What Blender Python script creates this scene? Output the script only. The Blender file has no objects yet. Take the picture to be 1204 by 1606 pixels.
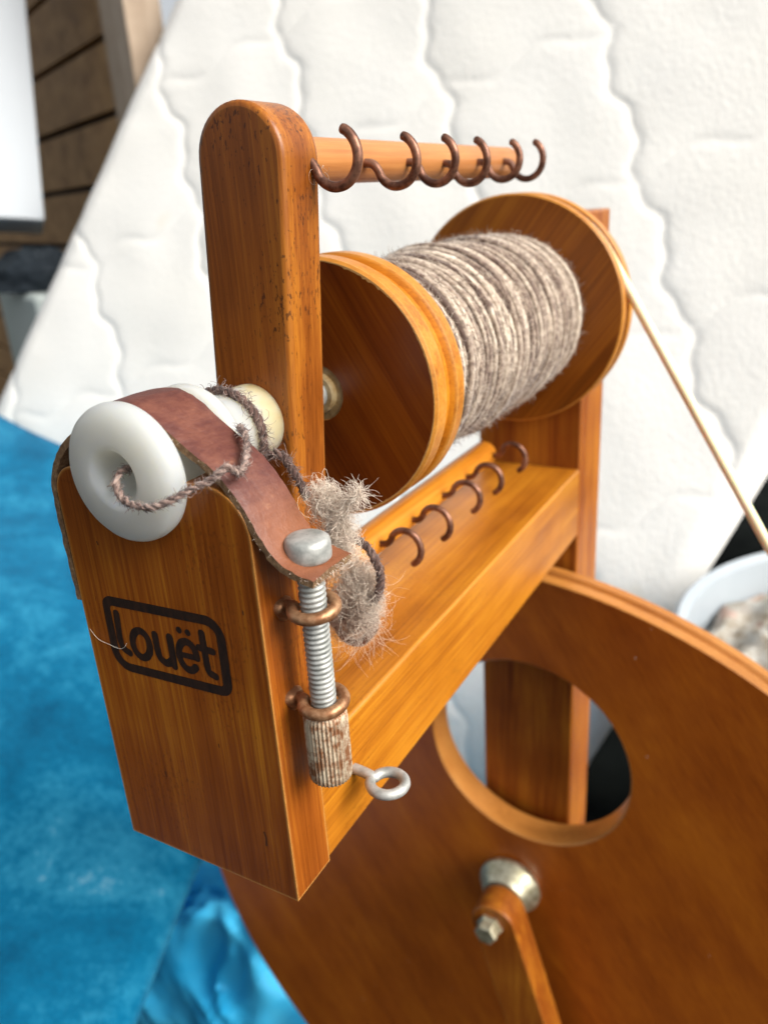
import bpy, bmesh, math, random
from mathutils import Vector, Matrix, noise

random.seed(7)
S = 0.0008            # one drawing unit = 0.8 mm
FZ = -835.0           # floor height in drawing units
PI = math.pi
scene = bpy.context.scene
COL = scene.collection

def V(x, y, z):
    return Vector((x * S, y * S, (z - FZ) * S))

# ------------------------------------------------------------------ camera
cam_d = bpy.data.cameras.new('camera')
cam = bpy.data.objects.new('camera', cam_d)
COL.objects.link(cam)
scene.camera = cam
RR = ((0.8744088647, 0.4814329254, -0.0602617258),
      (0.1282578189, -0.3491406562, -0.9282514390),
      (-0.4679306243, 0.8039422495, -0.3670392218))
m = Matrix((( RR[0][0], -RR[1][0], -RR[2][0]),
            ( RR[0][1], -RR[1][1], -RR[2][1]),
            ( RR[0][2], -RR[1][2], -RR[2][2]))).to_4x4()
m.translation = V(192.614, -142.834, 200.304)
cam.matrix_world = m
cam_d.sensor_fit = 'HORIZONTAL'
cam_d.sensor_width = 36.0
cam_d.lens = 36.0 * 1249.1 / 1204.0
cam_d.clip_start = 0.01
cam_d.clip_end = 300.0
cam_d.dof.use_dof = True
cam_d.dof.focus_distance = 228 * S
cam_d.dof.aperture_fstop = 19.0

# ------------------------------------------------------------------ world, sun, exposure
SUN_DIR = Vector((0.80, -0.01, 0.60)).normalized()      # towards the light
world = bpy.data.worlds.new('World')
scene.world = world
world.use_nodes = True
wn, wl = world.node_tree.nodes, world.node_tree.links
wn.clear()
sky = wn.new('ShaderNodeTexSky')
sky.sky_type = 'NISHITA'
sky.sun_disc = False
sky.sun_elevation = math.asin(SUN_DIR.z)
sky.sun_rotation = math.atan2(SUN_DIR.x, SUN_DIR.y)
sky.dust_density = 4.0
sky.air_density = 1.0
hs = wn.new('ShaderNodeHueSaturation')
hs.inputs['Saturation'].default_value = 0.22            # overcast: nearly white sky
bg = wn.new('ShaderNodeBackground')
bg.inputs['Strength'].default_value = 0.11
wo = wn.new('ShaderNodeOutputWorld')
wl.new(sky.outputs[0], hs.inputs['Color'])
wl.new(hs.outputs[0], bg.inputs['Color'])
wl.new(bg.outputs[0], wo.inputs['Surface'])
sun_d = bpy.data.lights.new('sun', 'SUN')
sun_d.energy = 3.1
sun_d.angle = math.radians(35)
sun_d.color = (1.0, 0.96, 0.90)
sun = bpy.data.objects.new('sun', sun_d)
COL.objects.link(sun)
sun.rotation_euler = (-SUN_DIR).to_track_quat('-Z', 'Y').to_euler()
sun.location = V(600, -200, 1500)
vs = scene.view_settings
vs.view_transform = 'Standard'
vs.look = 'None'
vs.exposure = 0.62
vs.gamma = 1.0
vs.use_curve_mapping = False
scene.cycles.use_denoising = True
scene.cycles.max_bounces = 8
scene.cycles.diffuse_bounces = 4
scene.cycles.glossy_bounces = 4

# ------------------------------------------------------------------ object helpers
def finish(name, me, mat, parent=None, bevel=0, angle=35, segs=3):
    o = bpy.data.objects.new(name, me)
    COL.objects.link(o)
    if mat is not None:
        for mm in (mat if isinstance(mat, (list, tuple)) else [mat]):
            me.materials.append(mm)
    me.polygons.foreach_set('use_smooth', [True] * len(me.polygons))
    me.set_sharp_from_angle(angle=math.radians(angle))
    if bevel:
        b = o.modifiers.new('bevel', 'BEVEL')
        b.width = bevel * S
        b.segments = segs
        b.limit_method = 'ANGLE'
        b.angle_limit = math.radians(40)
        b.harden_normals = False
    if parent is not None:
        o.parent = parent
        o.matrix_parent_inverse = parent_world(parent).inverted()
    return o

WORLDS = {}
def parent_world(p):
    return WORLDS.get(p.name, Matrix.Identity(4))

def empty(name, x, y, z):
    o = bpy.data.objects.new(name, None)
    o.empty_display_size = 0.02
    COL.objects.link(o)
    o.location = V(x, y, z)
    WORLDS[o.name] = Matrix.Translation(o.location)
    return o

def tag(o, label, cat=None, group=None, kind=None):
    if label: o['label'] = label
    if cat: o['category'] = cat
    if group: o['group'] = group
    if kind: o['kind'] = kind
    return o

def build(name, verts, faces, mat, parent=None, **kw):
    me = bpy.data.meshes.new(name)
    me.from_pydata([V(*v) for v in verts], [], faces)
    me.validate()
    bm = bmesh.new(); bm.from_mesh(me)
    bmesh.ops.recalc_face_normals(bm, faces=bm.faces)
    bm.to_mesh(me); bm.free()
    return finish(name, me, mat, parent, **kw)

def prism(outline, a, b, axis='Y'):
    """outline: list of 2-D points; extruded from a to b along axis"""
    n = len(outline)
    def P(p, t):
        return (p[0], t, p[1]) if axis == 'Y' else ((t, p[0], p[1]) if axis == 'X' else (p[0], p[1], t))
    vs_ = [P(p, a) for p in outline] + [P(p, b) for p in outline]
    fs = [tuple(range(n)), tuple(range(2 * n - 1, n - 1, -1))]
    fs += [(i, (i + 1) % n, n + (i + 1) % n, n + i) for i in range(n)]
    return vs_, fs

def box(x0, x1, y0, y1, z0, z1):
    return prism([(x0, z0), (x1, z0), (x1, z1), (x0, z1)], y0, y1)

def lathe(profile, centre, axis='Y', n=64, closed=True, f=None):
    """profile: (r, t) along axis; centre: the two other coordinates"""
    vs_, fs = [], []
    k = len(profile)
    for i in range(n):
        a = 2 * PI * i / n
        for (r, t) in profile:
            rr = f(a, r, t) if f else r
            c, s_ = rr * math.cos(a), rr * math.sin(a)
            if axis == 'Y': vs_.append((centre[0] + c, t, centre[1] + s_))
            elif axis == 'Z': vs_.append((centre[0] + c, centre[1] + s_, t))
            else: vs_.append((t, centre[0] + c, centre[1] + s_))
    for i in range(n):
        j = (i + 1) % n
        for q in range(k - 1 if not closed else k):
            w = (q + 1) % k
            fs.append((i * k + q, i * k + w, j * k + w, j * k + q))
    return vs_, fs

def smooth_path(pts, sub=8, closed=False):
    P = [Vector(p) for p in pts]
    out = []
    n = len(P)
    for i in range(n if closed else n - 1):
        p0 = P[(i - 1) % n] if (closed or i > 0) else P[0] * 2 - P[1]
        p1, p2 = P[i], P[(i + 1) % n]
        p3 = P[(i + 2) % n] if (closed or i + 2 < n) else P[-1] * 2 - P[-2]
        for s_ in range(sub):
            t = s_ / sub
            out.append(0.5 * ((2 * p1) + (p2 - p0) * t + (2 * p0 - 5 * p1 + 4 * p2 - p3) * t * t
                              + (3 * p1 - p0 - 3 * p2 + p3) * t ** 3))
    if not closed:
        out.append(P[-1])
    return out

def tube(path, radius, sides=8, closed=False, caps=True, vs_=None, fs=None):
    vs_ = [] if vs_ is None else vs_
    fs = [] if fs is None else fs
    n = len(path)
    base = len(vs_)
    up = None
    for i in range(n):
        if closed: t = path[(i + 1) % n] - path[i - 1]
        else: t = path[min(i + 1, n - 1)] - path[max(i - 1, 0)]
        t = t.normalized() if t.length > 1e-9 else Vector((0, 0, 1))
        if up is None:
            up = t.orthogonal().normalized()
        up = (up - t * up.dot(t))
        up = up.normalized() if up.length > 1e-6 else t.orthogonal().normalized()
        sd = t.cross(up)
        r = radius(i / max(1, n - 1)) if callable(radius) else radius
        for q in range(sides):
            a = 2 * PI * q / sides
            vs_.append(tuple(path[i] + up * (r * math.cos(a)) + sd * (r * math.sin(a))))
    for i in range(n if closed else n - 1):
        j = (i + 1) % n
        for q in range(sides):
            w = (q + 1) % sides
            fs.append((base + i * sides + q, base + i * sides + w, base + j * sides + w, base + j * sides + q))
    if caps and not closed:
        fs.append(tuple(base + q for q in range(sides - 1, -1, -1)))
        fs.append(tuple(base + (n - 1) * sides + q for q in range(sides)))
    return vs_, fs

def rounded(t0=0.0, t1=1.0, r=1.0, e=0.06):
    """radius function with rounded wire ends"""
    def g(t):
        d = min(t - t0 if t0 >= 0 else 9, t1 - t)
        if d < e:
            return r * math.sqrt(max(0.05, 1 - (1 - d / e) ** 2))
        return r
    return g

def arc(cx, cz, r, a0, a1, n):
    return [(cx + r * math.cos(a0 + (a1 - a0) * i / n), cz + r * math.sin(a0 + (a1 - a0) * i / n)) for i in range(n + 1)]

def rnd(a, b): return random.uniform(a, b)
def rvec():
    while True:
        v = Vector((rnd(-1, 1), rnd(-1, 1), rnd(-1, 1)))
        if 0.05 < v.length < 1: return v.normalized()

# ------------------------------------------------------------------ materials
def new_mat(name):
    mt = bpy.data.materials.new(name)
    mt.use_nodes = True
    nt = mt.node_tree
    return mt, nt, nt.nodes, nt.links, nt.nodes['Principled BSDF']

def ramp(nodes, stops):
    r = nodes.new('ShaderNodeValToRGB')
    el = r.color_ramp.elements
    while len(el) > 1: el.remove(el[-1])
    el[0].position, el[0].color = stops[0][0], (*stops[0][1], 1)
    for p, c in stops[1:]:
        e = el.new(p); e.color = (*c, 1)
    return r

def noise_node(nodes, links, vec, scale, detail=4, rough=0.55, dist=0.0):
    n = nodes.new('ShaderNodeTexNoise')
    n.inputs['Scale'].default_value = scale
    n.inputs['Detail'].default_value = detail
    n.inputs['Roughness'].default_value = rough
    n.inputs['Distortion'].default_value = dist
    if vec is not None: links.new(vec, n.inputs['Vector'])
    return n

def mapping(nodes, links, vec, scale=(1, 1, 1), loc=(0, 0, 0), rot=(0, 0, 0)):
    mp = nodes.new('ShaderNodeMapping')
    mp.inputs['Scale'].default_value = scale
    mp.inputs['Location'].default_value = loc
    mp.inputs['Rotation'].default_value = rot
    links.new(vec, mp.inputs['Vector'])
    return mp.outputs[0]

def mixc(nodes, links, fac, a, b, mode='MIX'):
    mx = nodes.new('ShaderNodeMix')
    mx.data_type = 'RGBA'
    mx.blend_type = mode
    for sock, val in ((mx.inputs[0], fac), (mx.inputs[6], a), (mx.inputs[7], b)):
        if hasattr(val, 'is_linked') or hasattr(val, 'links'): links.new(val, sock)
        elif isinstance(val, tuple): sock.default_value = (*val, 1)
        else: sock.default_value = val
    return mx.outputs[2]

def math_node(nodes, links, op, a, b=0.0, clamp=False):
    mn = nodes.new('ShaderNodeMath')
    mn.operation = op
    mn.use_clamp = clamp
    for sock, val in ((mn.inputs[0], a), (mn.inputs[1], b)):
        if hasattr(val, 'links'): links.new(val, sock)
        else: sock.default_value = val
    return mn.outputs[0]

def coords(nodes):
    return nodes.new('ShaderNodeTexCoord').outputs['Object']

DARK, MID, LIGHT = (0.125, 0.024, 0.0020), (0.275, 0.072, 0.0072), (0.54, 0.205, 0.017)

def wood(name, axis, dark=DARK, mid=MID, light=LIGHT, rough=0.34, speck=0.0, wear=0.0, seed=0.0,
         band=1.0, coat=0.06, dust=0.0, rot=(0, 0, 0), stretch=0.035):
    mt, nt, nd, lk, bs = new_mat(name)
    co = coords(nd)
    if rot != (0, 0, 0):
        co = mapping(nd, lk, co, rot=rot)
    st = {'X': (stretch, 1, 1), 'Y': (1, stretch, 1), 'Z': (1, 1, stretch)}[axis]
    broad = noise_node(nd, lk, mapping(nd, lk, co, st, (seed, seed * 1.7, seed * 0.6)), 95 * band, 4, 0.6, 0.3)
    fine = noise_node(nd, lk, mapping(nd, lk, co, tuple(0.6 * s_ if s_ < 1 else s_ for s_ in st), (seed, 0, 0)), 1100, 3, 0.65)
    patch = noise_node(nd, lk, mapping(nd, lk, co, (1, 1, 1), (0, seed, 0)), 22, 3, 0.5)
    f1 = math_node(nd, lk, 'MULTIPLY', broad.outputs[0], 0.52)
    f2 = math_node(nd, lk, 'MULTIPLY', fine.outputs[0], 0.44)
    f3 = math_node(nd, lk, 'MULTIPLY', patch.outputs[0], 0.34)
    f = math_node(nd, lk, 'ADD', math_node(nd, lk, 'ADD', f1, f2), f3)
    rp = ramp(nd, [(0.45, dark), (0.64, mid), (0.87, light)])
    lk.new(f, rp.inputs[0])
    colr = rp.outputs[0]
    if dust:
        vz = nd.new('ShaderNodeTexVoronoi'); vz.inputs['Scale'].default_value = 130
        lk.new(co, vz.inputs['Vector'])
        sp_ = nd.new('ShaderNodeSeparateColor'); lk.new(vz.outputs['Color'], sp_.inputs[0])
        sz = math_node(nd, lk, 'MULTIPLY', math_node(nd, lk, 'SUBTRACT', sp_.outputs[0], 0.80, True), dust)
        colr = mixc(nd, lk, math_node(nd, lk, 'LESS_THAN', vz.outputs['Distance'], sz), colr, (0.75, 0.66, 0.55))
    if speck:
        sp = noise_node(nd, lk, mapping(nd, lk, co, tuple(0.45 if s_ < 1 else 1 for s_ in st)), 1250, 2, 0.6)
        pm = noise_node(nd, lk, mapping(nd, lk, co, (1, 1, 1), (3, 0, seed)), 34, 2, 0.5)
        k = math_node(nd, lk, 'MULTIPLY', sp.outputs[0], math_node(nd, lk, 'ADD', pm.outputs[0], 0.42))
        kr = ramp(nd, [(0.592, (0, 0, 0)), (0.66, (1, 1, 1))])
        lk.new(k, kr.inputs[0])
        colr = mixc(nd, lk, math_node(nd, lk, 'MULTIPLY', kr.outputs[0], speck), colr, (0.060, 0.016, 0.005))
    if wear:
        bv = nd.new('ShaderNodeBevel')
        bv.samples = 4
        bv.inputs['Radius'].default_value = 1.7 * S
        ge = nd.new('ShaderNodeNewGeometry')
        dp = nd.new('ShaderNodeVectorMath'); dp.operation = 'DOT_PRODUCT'
        lk.new(bv.outputs[0], dp.inputs[0]); lk.new(ge.outputs['Normal'], dp.inputs[1])
        wnz = noise_node(nd, lk, co, 260, 3, 0.6)
        e = math_node(nd, lk, 'SUBTRACT', 1.0, dp.outputs['Value'])
        e = math_node(nd, lk, 'MULTIPLY', e, 9.0)
        e = math_node(nd, lk, 'MULTIPLY', e, math_node(nd, lk, 'MULTIPLY', wnz.outputs[0], wear * 2.0), True)
        colr = mixc(nd, lk, e, colr, (0.66, 0.36, 0.10))
    lk.new(colr, bs.inputs['Base Color'])
    rn = noise_node(nd, lk, co, 60, 3)
    rr = nd.new('ShaderNodeMapRange')
    rr.inputs['To Min'].default_value = rough - 0.08
    rr.inputs['To Max'].default_value = rough + 0.14
    lk.new(rn.outputs[0], rr.inputs[0])
    lk.new(rr.outputs[0], bs.inputs['Roughness'])
    bs.inputs['Coat Weight'].default_value = coat
    bs.inputs['Coat Roughness'].default_value = 0.25
    bs.inputs['Specular IOR Level'].default_value = 0.33
    bp = nd.new('ShaderNodeBump')
    bp.inputs['Strength'].default_value = 0.16
    bp.inputs['Distance'].default_value = 0.0004
    lk.new(fine.outputs[0], bp.inputs['Height'])
    lk.new(bp.outputs[0], bs.inputs['Normal'])
    return mt

def metal(name, c1, c2, rough=0.42, metallic=0.85, scale=260, bump=0.25, lo=0.42, hi=0.62):
    mt, nt, nd, lk, bs = new_mat(name)
    co = coords(nd)
    n1 = noise_node(nd, lk, co, scale, 5, 0.65)
    rp = ramp(nd, [(lo, c1), (hi, c2)])
    lk.new(n1.outputs[0], rp.inputs[0])
    lk.new(rp.outputs[0], bs.inputs['Base Color'])
    bs.inputs['Metallic'].default_value = metallic
    n2 = noise_node(nd, lk, co, scale * 2.2, 4)
    rr = nd.new('ShaderNodeMapRange')
    rr.inputs['To Min'].default_value = rough - 0.1
    rr.inputs['To Max'].default_value = rough + 0.2
    lk.new(n2.outputs[0], rr.inputs[0]); lk.new(rr.outputs[0], bs.inputs['Roughness'])
    bp = nd.new('ShaderNodeBump')
    bp.inputs['Strength'].default_value = bump
    bp.inputs['Distance'].default_value = 0.0003
    lk.new(n1.outputs[0], bp.inputs['Height']); lk.new(bp.outputs[0], bs.inputs['Normal'])
    return mt

def fibre(name, stops, rough=0.9, scale=300, vary=None):
    mt, nt, nd, lk, bs = new_mat(name)
    co = coords(nd)
    at = nd.new('ShaderNodeAttribute'); at.attribute_name = 'tone'
    n1 = noise_node(nd, lk, co, scale * 1.6, 4, 0.75)
    f = math_node(nd, lk, 'ADD', math_node(nd, lk, 'MULTIPLY', at.outputs['Fac'], 0.75),
                  math_node(nd, lk, 'MULTIPLY', math_node(nd, lk, 'SUBTRACT', n1.outputs[0], 0.5), 1.5), True)
    f = math_node(nd, lk, 'ADD', f, 0.12, True)
    rp = ramp(nd, stops)
    lk.new(f, rp.inputs[0]); lk.new(rp.outputs[0], bs.inputs['Base Color'])
    bs.inputs['Roughness'].default_value = rough
    bs.inputs['Sheen Weight'].default_value = 0.3
    bs.inputs['Specular IOR Level'].default_value = 0.2
    return mt

M = {}
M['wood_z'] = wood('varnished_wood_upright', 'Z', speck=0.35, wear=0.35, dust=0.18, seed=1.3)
M['wood_arm'] = wood('varnished_wood_arm', 'Z', speck=0.8, wear=0.35, seed=4.1,
                     dark=(0.115, 0.026, 0.0025), mid=(0.24, 0.066, 0.0075), light=(0.44, 0.155, 0.016))
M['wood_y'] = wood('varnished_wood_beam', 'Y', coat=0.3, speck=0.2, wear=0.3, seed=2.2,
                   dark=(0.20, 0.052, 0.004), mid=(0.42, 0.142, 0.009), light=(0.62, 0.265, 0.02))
M['wood_post'] = wood('varnished_wood_post', 'Z', speck=0.2, wear=0.3, seed=7.9)
M['wood_rod'] = wood('turned_wood_rod', 'Y', seed=5.5, rough=0.42, dark=(0.22, 0.07, 0.018), mid=(0.42, 0.16, 0.045), light=(0.56, 0.25, 0.075))
M['wood_rod2'] = wood('turned_wood_rod_orange', 'Y', seed=6.5, rough=0.36, dark=(0.26, 0.07, 0.006), mid=(0.5, 0.17, 0.012), light=(0.64, 0.27, 0.03))
M['flange'] = wood('varnished_ply_shaded_face', 'Z', seed=8.2, rot=(0, math.radians(32), 0), rough=0.3, wear=0.0, dust=0.5,
                   dark=(0.072, 0.013, 0.0014), mid=(0.15, 0.031, 0.0025), light=(0.25, 0.066, 0.0045))  # front flange face: varnish colour darkened to stand in for shade
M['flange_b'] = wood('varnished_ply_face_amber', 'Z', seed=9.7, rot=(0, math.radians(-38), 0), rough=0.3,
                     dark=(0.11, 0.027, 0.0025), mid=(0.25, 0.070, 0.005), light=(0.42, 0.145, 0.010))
M['rim'] = wood('bobbin_rim', 'X', seed=3.3, rough=0.36, wear=0.5, dark=(0.28, 0.085, 0.01), mid=(0.5, 0.19, 0.022), light=(0.66, 0.31, 0.06))
M['groove'] = wood('bobbin_groove', 'X', seed=3.9, rough=0.4, dark=(0.30, 0.09, 0.004), mid=(0.50, 0.17, 0.009), light=(0.62, 0.25, 0.016))
M['wheel'] = wood('drive_wheel_board', 'Z', seed=11.0, rot=(0, math.radians(35), 0), rough=0.36, band=0.5, stretch=0.13, dust=0.25, coat=0.35,
                  dark=(0.24, 0.050, 0.004), mid=(0.37, 0.086, 0.006), light=(0.52, 0.145, 0.009))
M['wheel_rim'] = wood('drive_wheel_edge', 'X', seed=12.0, rough=0.38, band=0.4,
                      dark=(0.28, 0.095, 0.018), mid=(0.46, 0.18, 0.035), light=(0.58, 0.27, 0.07))
M['rust'] = metal('rusty_brown_wire', (0.10, 0.042, 0.026), (0.30, 0.14, 0.085), 0.42, 0.55)
M['brass'] = metal('bronzed_steel_wire', (0.26, 0.115, 0.05), (0.52, 0.30, 0.16), 0.42, 0.6)
M['zinc'] = metal('dull_zinc', (0.26, 0.27, 0.25), (0.50, 0.50, 0.47), 0.5, 0.45, lo=0.33)
M['zinc_y'] = metal('yellowed_zinc', (0.42, 0.38, 0.24), (0.74, 0.70, 0.52), 0.36, 0.8)
M['knurl'] = metal('corroded_knurled_steel', (0.26, 0.11, 0.045), (0.60, 0.50, 0.36), 0.55, 0.35, scale=420, bump=0.5, lo=0.40, hi=0.60)

# milky plastic
mt, nt, nd, lk, bs = new_mat('milky_plastic')
co = coords(nd)
sx = nd.new('ShaderNodeSeparateXYZ'); lk.new(co, sx.inputs[0])
n1 = noise_node(nd, lk, mapping(nd, lk, co, (1, 0.35, 1)), 170, 4, 0.6)
f = math_node(nd, lk, 'ADD', math_node(nd, lk, 'MULTIPLY', sx.outputs[1], 1 / (50 * S)), math_node(nd, lk, 'MULTIPLY', n1.outputs[0], 0.55))
rp = ramp(nd, [(0.0, (0.66, 0.69, 0.69)), (0.55, (0.68, 0.70, 0.68)), (0.63, (0.70, 0.68, 0.60)), (0.70, (0.78, 0.66, 0.40)), (0.80, (0.66, 0.40, 0.10))])
lk.new(math_node(nd, lk, 'MULTIPLY', f, 0.60), rp.inputs[0])
lk.new(rp.outputs[0], bs.inputs['Base Color'])
bs.inputs['Roughness'].default_value = 0.32
bs.inputs['Subsurface Weight'].default_value = 0.85
bs.inputs['Subsurface Radius'].default_value = (1.0, 0.85, 0.6)
bs.inputs['Subsurface Scale'].default_value = 0.012
tr_ = nd.new('ShaderNodeBsdfTranslucent'); tr_.inputs['Color'].default_value = (0.86, 0.84, 0.76, 1)
mxs = nd.new('ShaderNodeMixShader'); mxs.inputs[0].default_value = 0.45
lk.new(bs.outputs[0], mxs.inputs[1]); lk.new(tr_.outputs[0], mxs.inputs[2])
lk.new(mxs.outputs[0], nd['Material Output'].inputs['Surface'])
M['plastic'] = mt

# leather
mt, nt, nd, lk, bs = new_mat('red_brown_leather')
co = coords(nd)
n1 = noise_node(nd, lk, co, 75, 5, 0.65)
n2 = noise_node(nd, lk, mapping(nd, lk, co, (1, 0.3, 1)), 900, 3, 0.6)
n3 = noise_node(nd, lk, co, 38, 2, 0.5)
rp = ramp(nd, [(0.34, (0.055, 0.014, 0.011)), (0.50, (0.105, 0.029, 0.020)), (0.64, (0.165, 0.056, 0.034)), (0.76, (0.34, 0.17, 0.085))])
lk.new(math_node(nd, lk, 'ADD', math_node(nd, lk, 'MULTIPLY', n1.outputs[0], 0.75), math_node(nd, lk, 'MULTIPLY', n2.outputs[0], 0.28)), rp.inputs[0])
vd = nd.new('ShaderNodeVectorMath'); vd.operation = 'DISTANCE'
lk.new(co, vd.inputs[0]); vd.inputs[1].default_value = V(80.5, 10, 117)
wr = ramp(nd, [(0.30, (1, 1, 1)), (0.85, (0, 0, 0))])
lk.new(math_node(nd, lk, 'ADD', math_node(nd, lk, 'MULTIPLY', vd.outputs['Value'], 1 / (26 * S)), math_node(nd, lk, 'MULTIPLY', math_node(nd, lk, 'SUBTRACT', n1.outputs[0], 0.5), 0.5)), wr.inputs[0])
lk.new(mixc(nd, lk, math_node(nd, lk, 'MULTIPLY', wr.outputs[0], 0.42), rp.outputs[0], (0.36, 0.13, 0.042)), bs.inputs['Base Color'])
bs.inputs['Roughness'].default_value = 0.52
bp = nd.new('ShaderNodeBump'); bp.inputs['Strength'].default_value = 0.7; bp.inputs['Distance'].default_value = 0.0004
lk.new(noise_node(nd, lk, co, 600, 4, 0.7).outputs[0], bp.inputs['Height']); lk.new(bp.outputs[0], bs.inputs['Normal'])
M['leather'] = mt
mt, nt, nd, lk, bs = new_mat('raw_leather_edge')
co = coords(nd)
n1 = noise_node(nd, lk, co, 700, 5, 0.75)
rp = ramp(nd, [(0.32, (0.11, 0.055, 0.025)), (0.52, (0.22, 0.125, 0.058)), (0.70, (0.38, 0.25, 0.13))])
lk.new(n1.outputs[0], rp.inputs[0]); lk.new(rp.outputs[0], bs.inputs['Base Color'])
bs.inputs['Roughness'].default_value = 0.95
bp = nd.new('ShaderNodeBump'); bp.inputs['Strength'].default_value = 0.8; bp.inputs['Distance'].default_value = 0.0008
lk.new(n1.outputs[0], bp.inputs['Height']); lk.new(bp.outputs[0], bs.inputs['Normal'])
M['leather_edge'] = mt

# burned-in brand
mt, nt, nd, lk, bs = new_mat('burned_brand')
co = coords(nd)
n1 = noise_node(nd, lk, mapping(nd, lk, co, (1, 1, 0.2)), 900, 4, 0.7)
rp = ramp(nd, [(0.35, (0.010, 0.005, 0.003)), (0.72, (0.042, 0.016, 0.007))])
lk.new(n1.outputs[0], rp.inputs[0]); lk.new(rp.outputs[0], bs.inputs['Base Color'])
bs.inputs['Roughness'].default_value = 0.5
M['brand'] = mt

WOOL = [(0.0, (0.055, 0.032, 0.028)), (0.25, (0.165, 0.11, 0.085)), (0.5, (0.39, 0.305, 0.235)), (0.8, (0.68, 0.57, 0.45)), (1.0, (0.84, 0.76, 0.64))]
M['wool'] = fibre('grey_brown_wool', WOOL)
M['wool_dark'] = fibre('dark_brown_yarn', [(0.0, (0.045, 0.022, 0.018)), (0.5, (0.13, 0.075, 0.06)), (1.0, (0.42, 0.31, 0.26))])
M['fleece'] = fibre('pale_fleece', [(0.0, (0.16, 0.10, 0.08)), (0.3, (0.45, 0.33, 0.26)), (0.6, (0.74, 0.61, 0.49)), (1.0, (0.88, 0.79, 0.66))])

# mattress ticking
mt, nt, nd, lk, bs = new_mat('white_quilted_ticking')
co = coords(nd)
n1 = noise_node(nd, lk, co, 5, 3, 0.5)
rp = ramp(nd, [(0.3, (0.785, 0.765, 0.71)), (0.7, (0.825, 0.81, 0.765))])
lk.new(n1.outputs[0], rp.inputs[0])
n3 = noise_node(nd, lk, mapping(nd, lk, co, (1, 1, 1), (1.3, 0.4, 2.2)), 7, 2, 0.4)
r3 = ramp(nd, [(0.735, (0, 0, 0)), (0.80, (1, 1, 1))])
lk.new(n3.outputs[0], r3.inputs[0])
lk.new(mixc(nd, lk, math_node(nd, lk, 'MULTIPLY', r3.outputs[0], 0.35), rp.outputs[0], (0.66, 0.52, 0.26)), bs.inputs['Base Color'])
bs.inputs['Roughness'].default_value = 0.9
bs.inputs['Sheen Weight'].default_value = 0.2
bp = nd.new('ShaderNodeBump'); bp.inputs['Strength'].default_value = 0.6; bp.inputs['Distance'].default_value = 0.0008
vo = nd.new('ShaderNodeTexVoronoi'); vo.inputs['Scale'].default_value = 210
lk.new(mapping(nd, lk, co, (1.0, 0.6, 0.7), rot=(0, math.radians(28), 0)), vo.inputs['Vector'])
lk.new(vo.outputs['Distance'], bp.inputs['Height']); lk.new(bp.outputs[0], bs.inputs['Normal'])
M['ticking'] = mt

# blue rug
mt, nt, nd, lk, bs = new_mat('blue_carpet_pile')
co = coords(nd)
n1 = noise_node(nd, lk, co, 9, 6, 0.7, 0.4)
n2 = noise_node(nd, lk, co, 160, 4, 0.75)
f = math_node(nd, lk, 'ADD', math_node(nd, lk, 'MULTIPLY', n1.outputs[0], 0.72), math_node(nd, lk, 'MULTIPLY', n2.outputs[0], 0.26))
rp = ramp(nd, [(0.35, (0.0004, 0.070, 0.150)), (0.50, (0.002, 0.118, 0.235)), (0.60, (0.018, 0.20, 0.34)), (0.71, (0.25, 0.45, 0.56))])
lk.new(f, rp.inputs[0]); lk.new(rp.outputs[0], bs.inputs['Base Color'])
bs.inputs['Roughness'].default_value = 1.0
bs.inputs['Specular IOR Level'].default_value = 0.05
bs.inputs['Sheen Weight'].default_value = 0.05
bp = nd.new('ShaderNodeBump'); bp.inputs['Strength'].default_value = 0.7; bp.inputs['Distance'].default_value = 0.002
lk.new(noise_node(nd, lk, co, 420, 4, 0.7).outputs[0], bp.inputs['Height']); lk.new(bp.outputs[0], bs.inputs['Normal'])
M['rug'] = mt

def plain(name, c1, c2, scale, rough, bump=0.2, dist=0.001, spec=0.5):
    mt, nt, nd, lk, bs = new_mat(name)
    co = coords(nd)
    n1 = noise_node(nd, lk, co, scale, 5, 0.6)
    rp = ramp(nd, [(0.32, c1), (0.68, c2)])
    lk.new(n1.outputs[0], rp.inputs[0]); lk.new(rp.outputs[0], bs.inputs['Base Color'])
    bs.inputs['Roughness'].default_value = rough
    bs.inputs['Specular IOR Level'].default_value = spec
    bp = nd.new('ShaderNodeBump'); bp.inputs['Strength'].default_value = bump; bp.inputs['Distance'].default_value = dist
    lk.new(noise_node(nd, lk, co, scale * 4, 4).outputs[0], bp.inputs['Height']); lk.new(bp.outputs[0], bs.inputs['Normal'])
    return mt
M['bag'] = plain('blue_plastic_film', (0.02, 0.50, 0.95), (0.12, 0.68, 0.98), 6, 0.2, 0.15, 0.002)
M['floor'] = plain('dark_floor', (0.004, 0.005, 0.005), (0.010, 0.012, 0.011), 8, 1.0, 0.3, 0.002, 0.03)
M['tubw'] = plain('cloudy_white_plastic', (0.33, 0.375, 0.41), (0.39, 0.43, 0.46), 5, 0.35)
M['cab'] = plain('white_lacquer', (0.46, 0.49, 0.52), (0.50, 0.53, 0.555), 3, 0.4, 0.05)
M['navy'] = plain('dark_navy_cloth', (0.006, 0.012, 0.018), (0.02, 0.03, 0.04), 12, 0.8)
M['mint'] = plain('pale_green_plastic', (0.50, 0.58, 0.53), (0.62, 0.68, 0.64), 6, 0.4)
M['green'] = plain('dark_green_sheeting', (0.003, 0.014, 0.012), (0.008, 0.028, 0.024), 6, 0.5)
M['cord'] = plain('pale_yellow_plastic_cord', (0.84, 0.80, 0.50), (0.90, 0.86, 0.60), 60, 0.6)
M['cord'].node_tree.nodes['Principled BSDF'].inputs['Subsurface Weight'].default_value = 0.6
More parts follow.
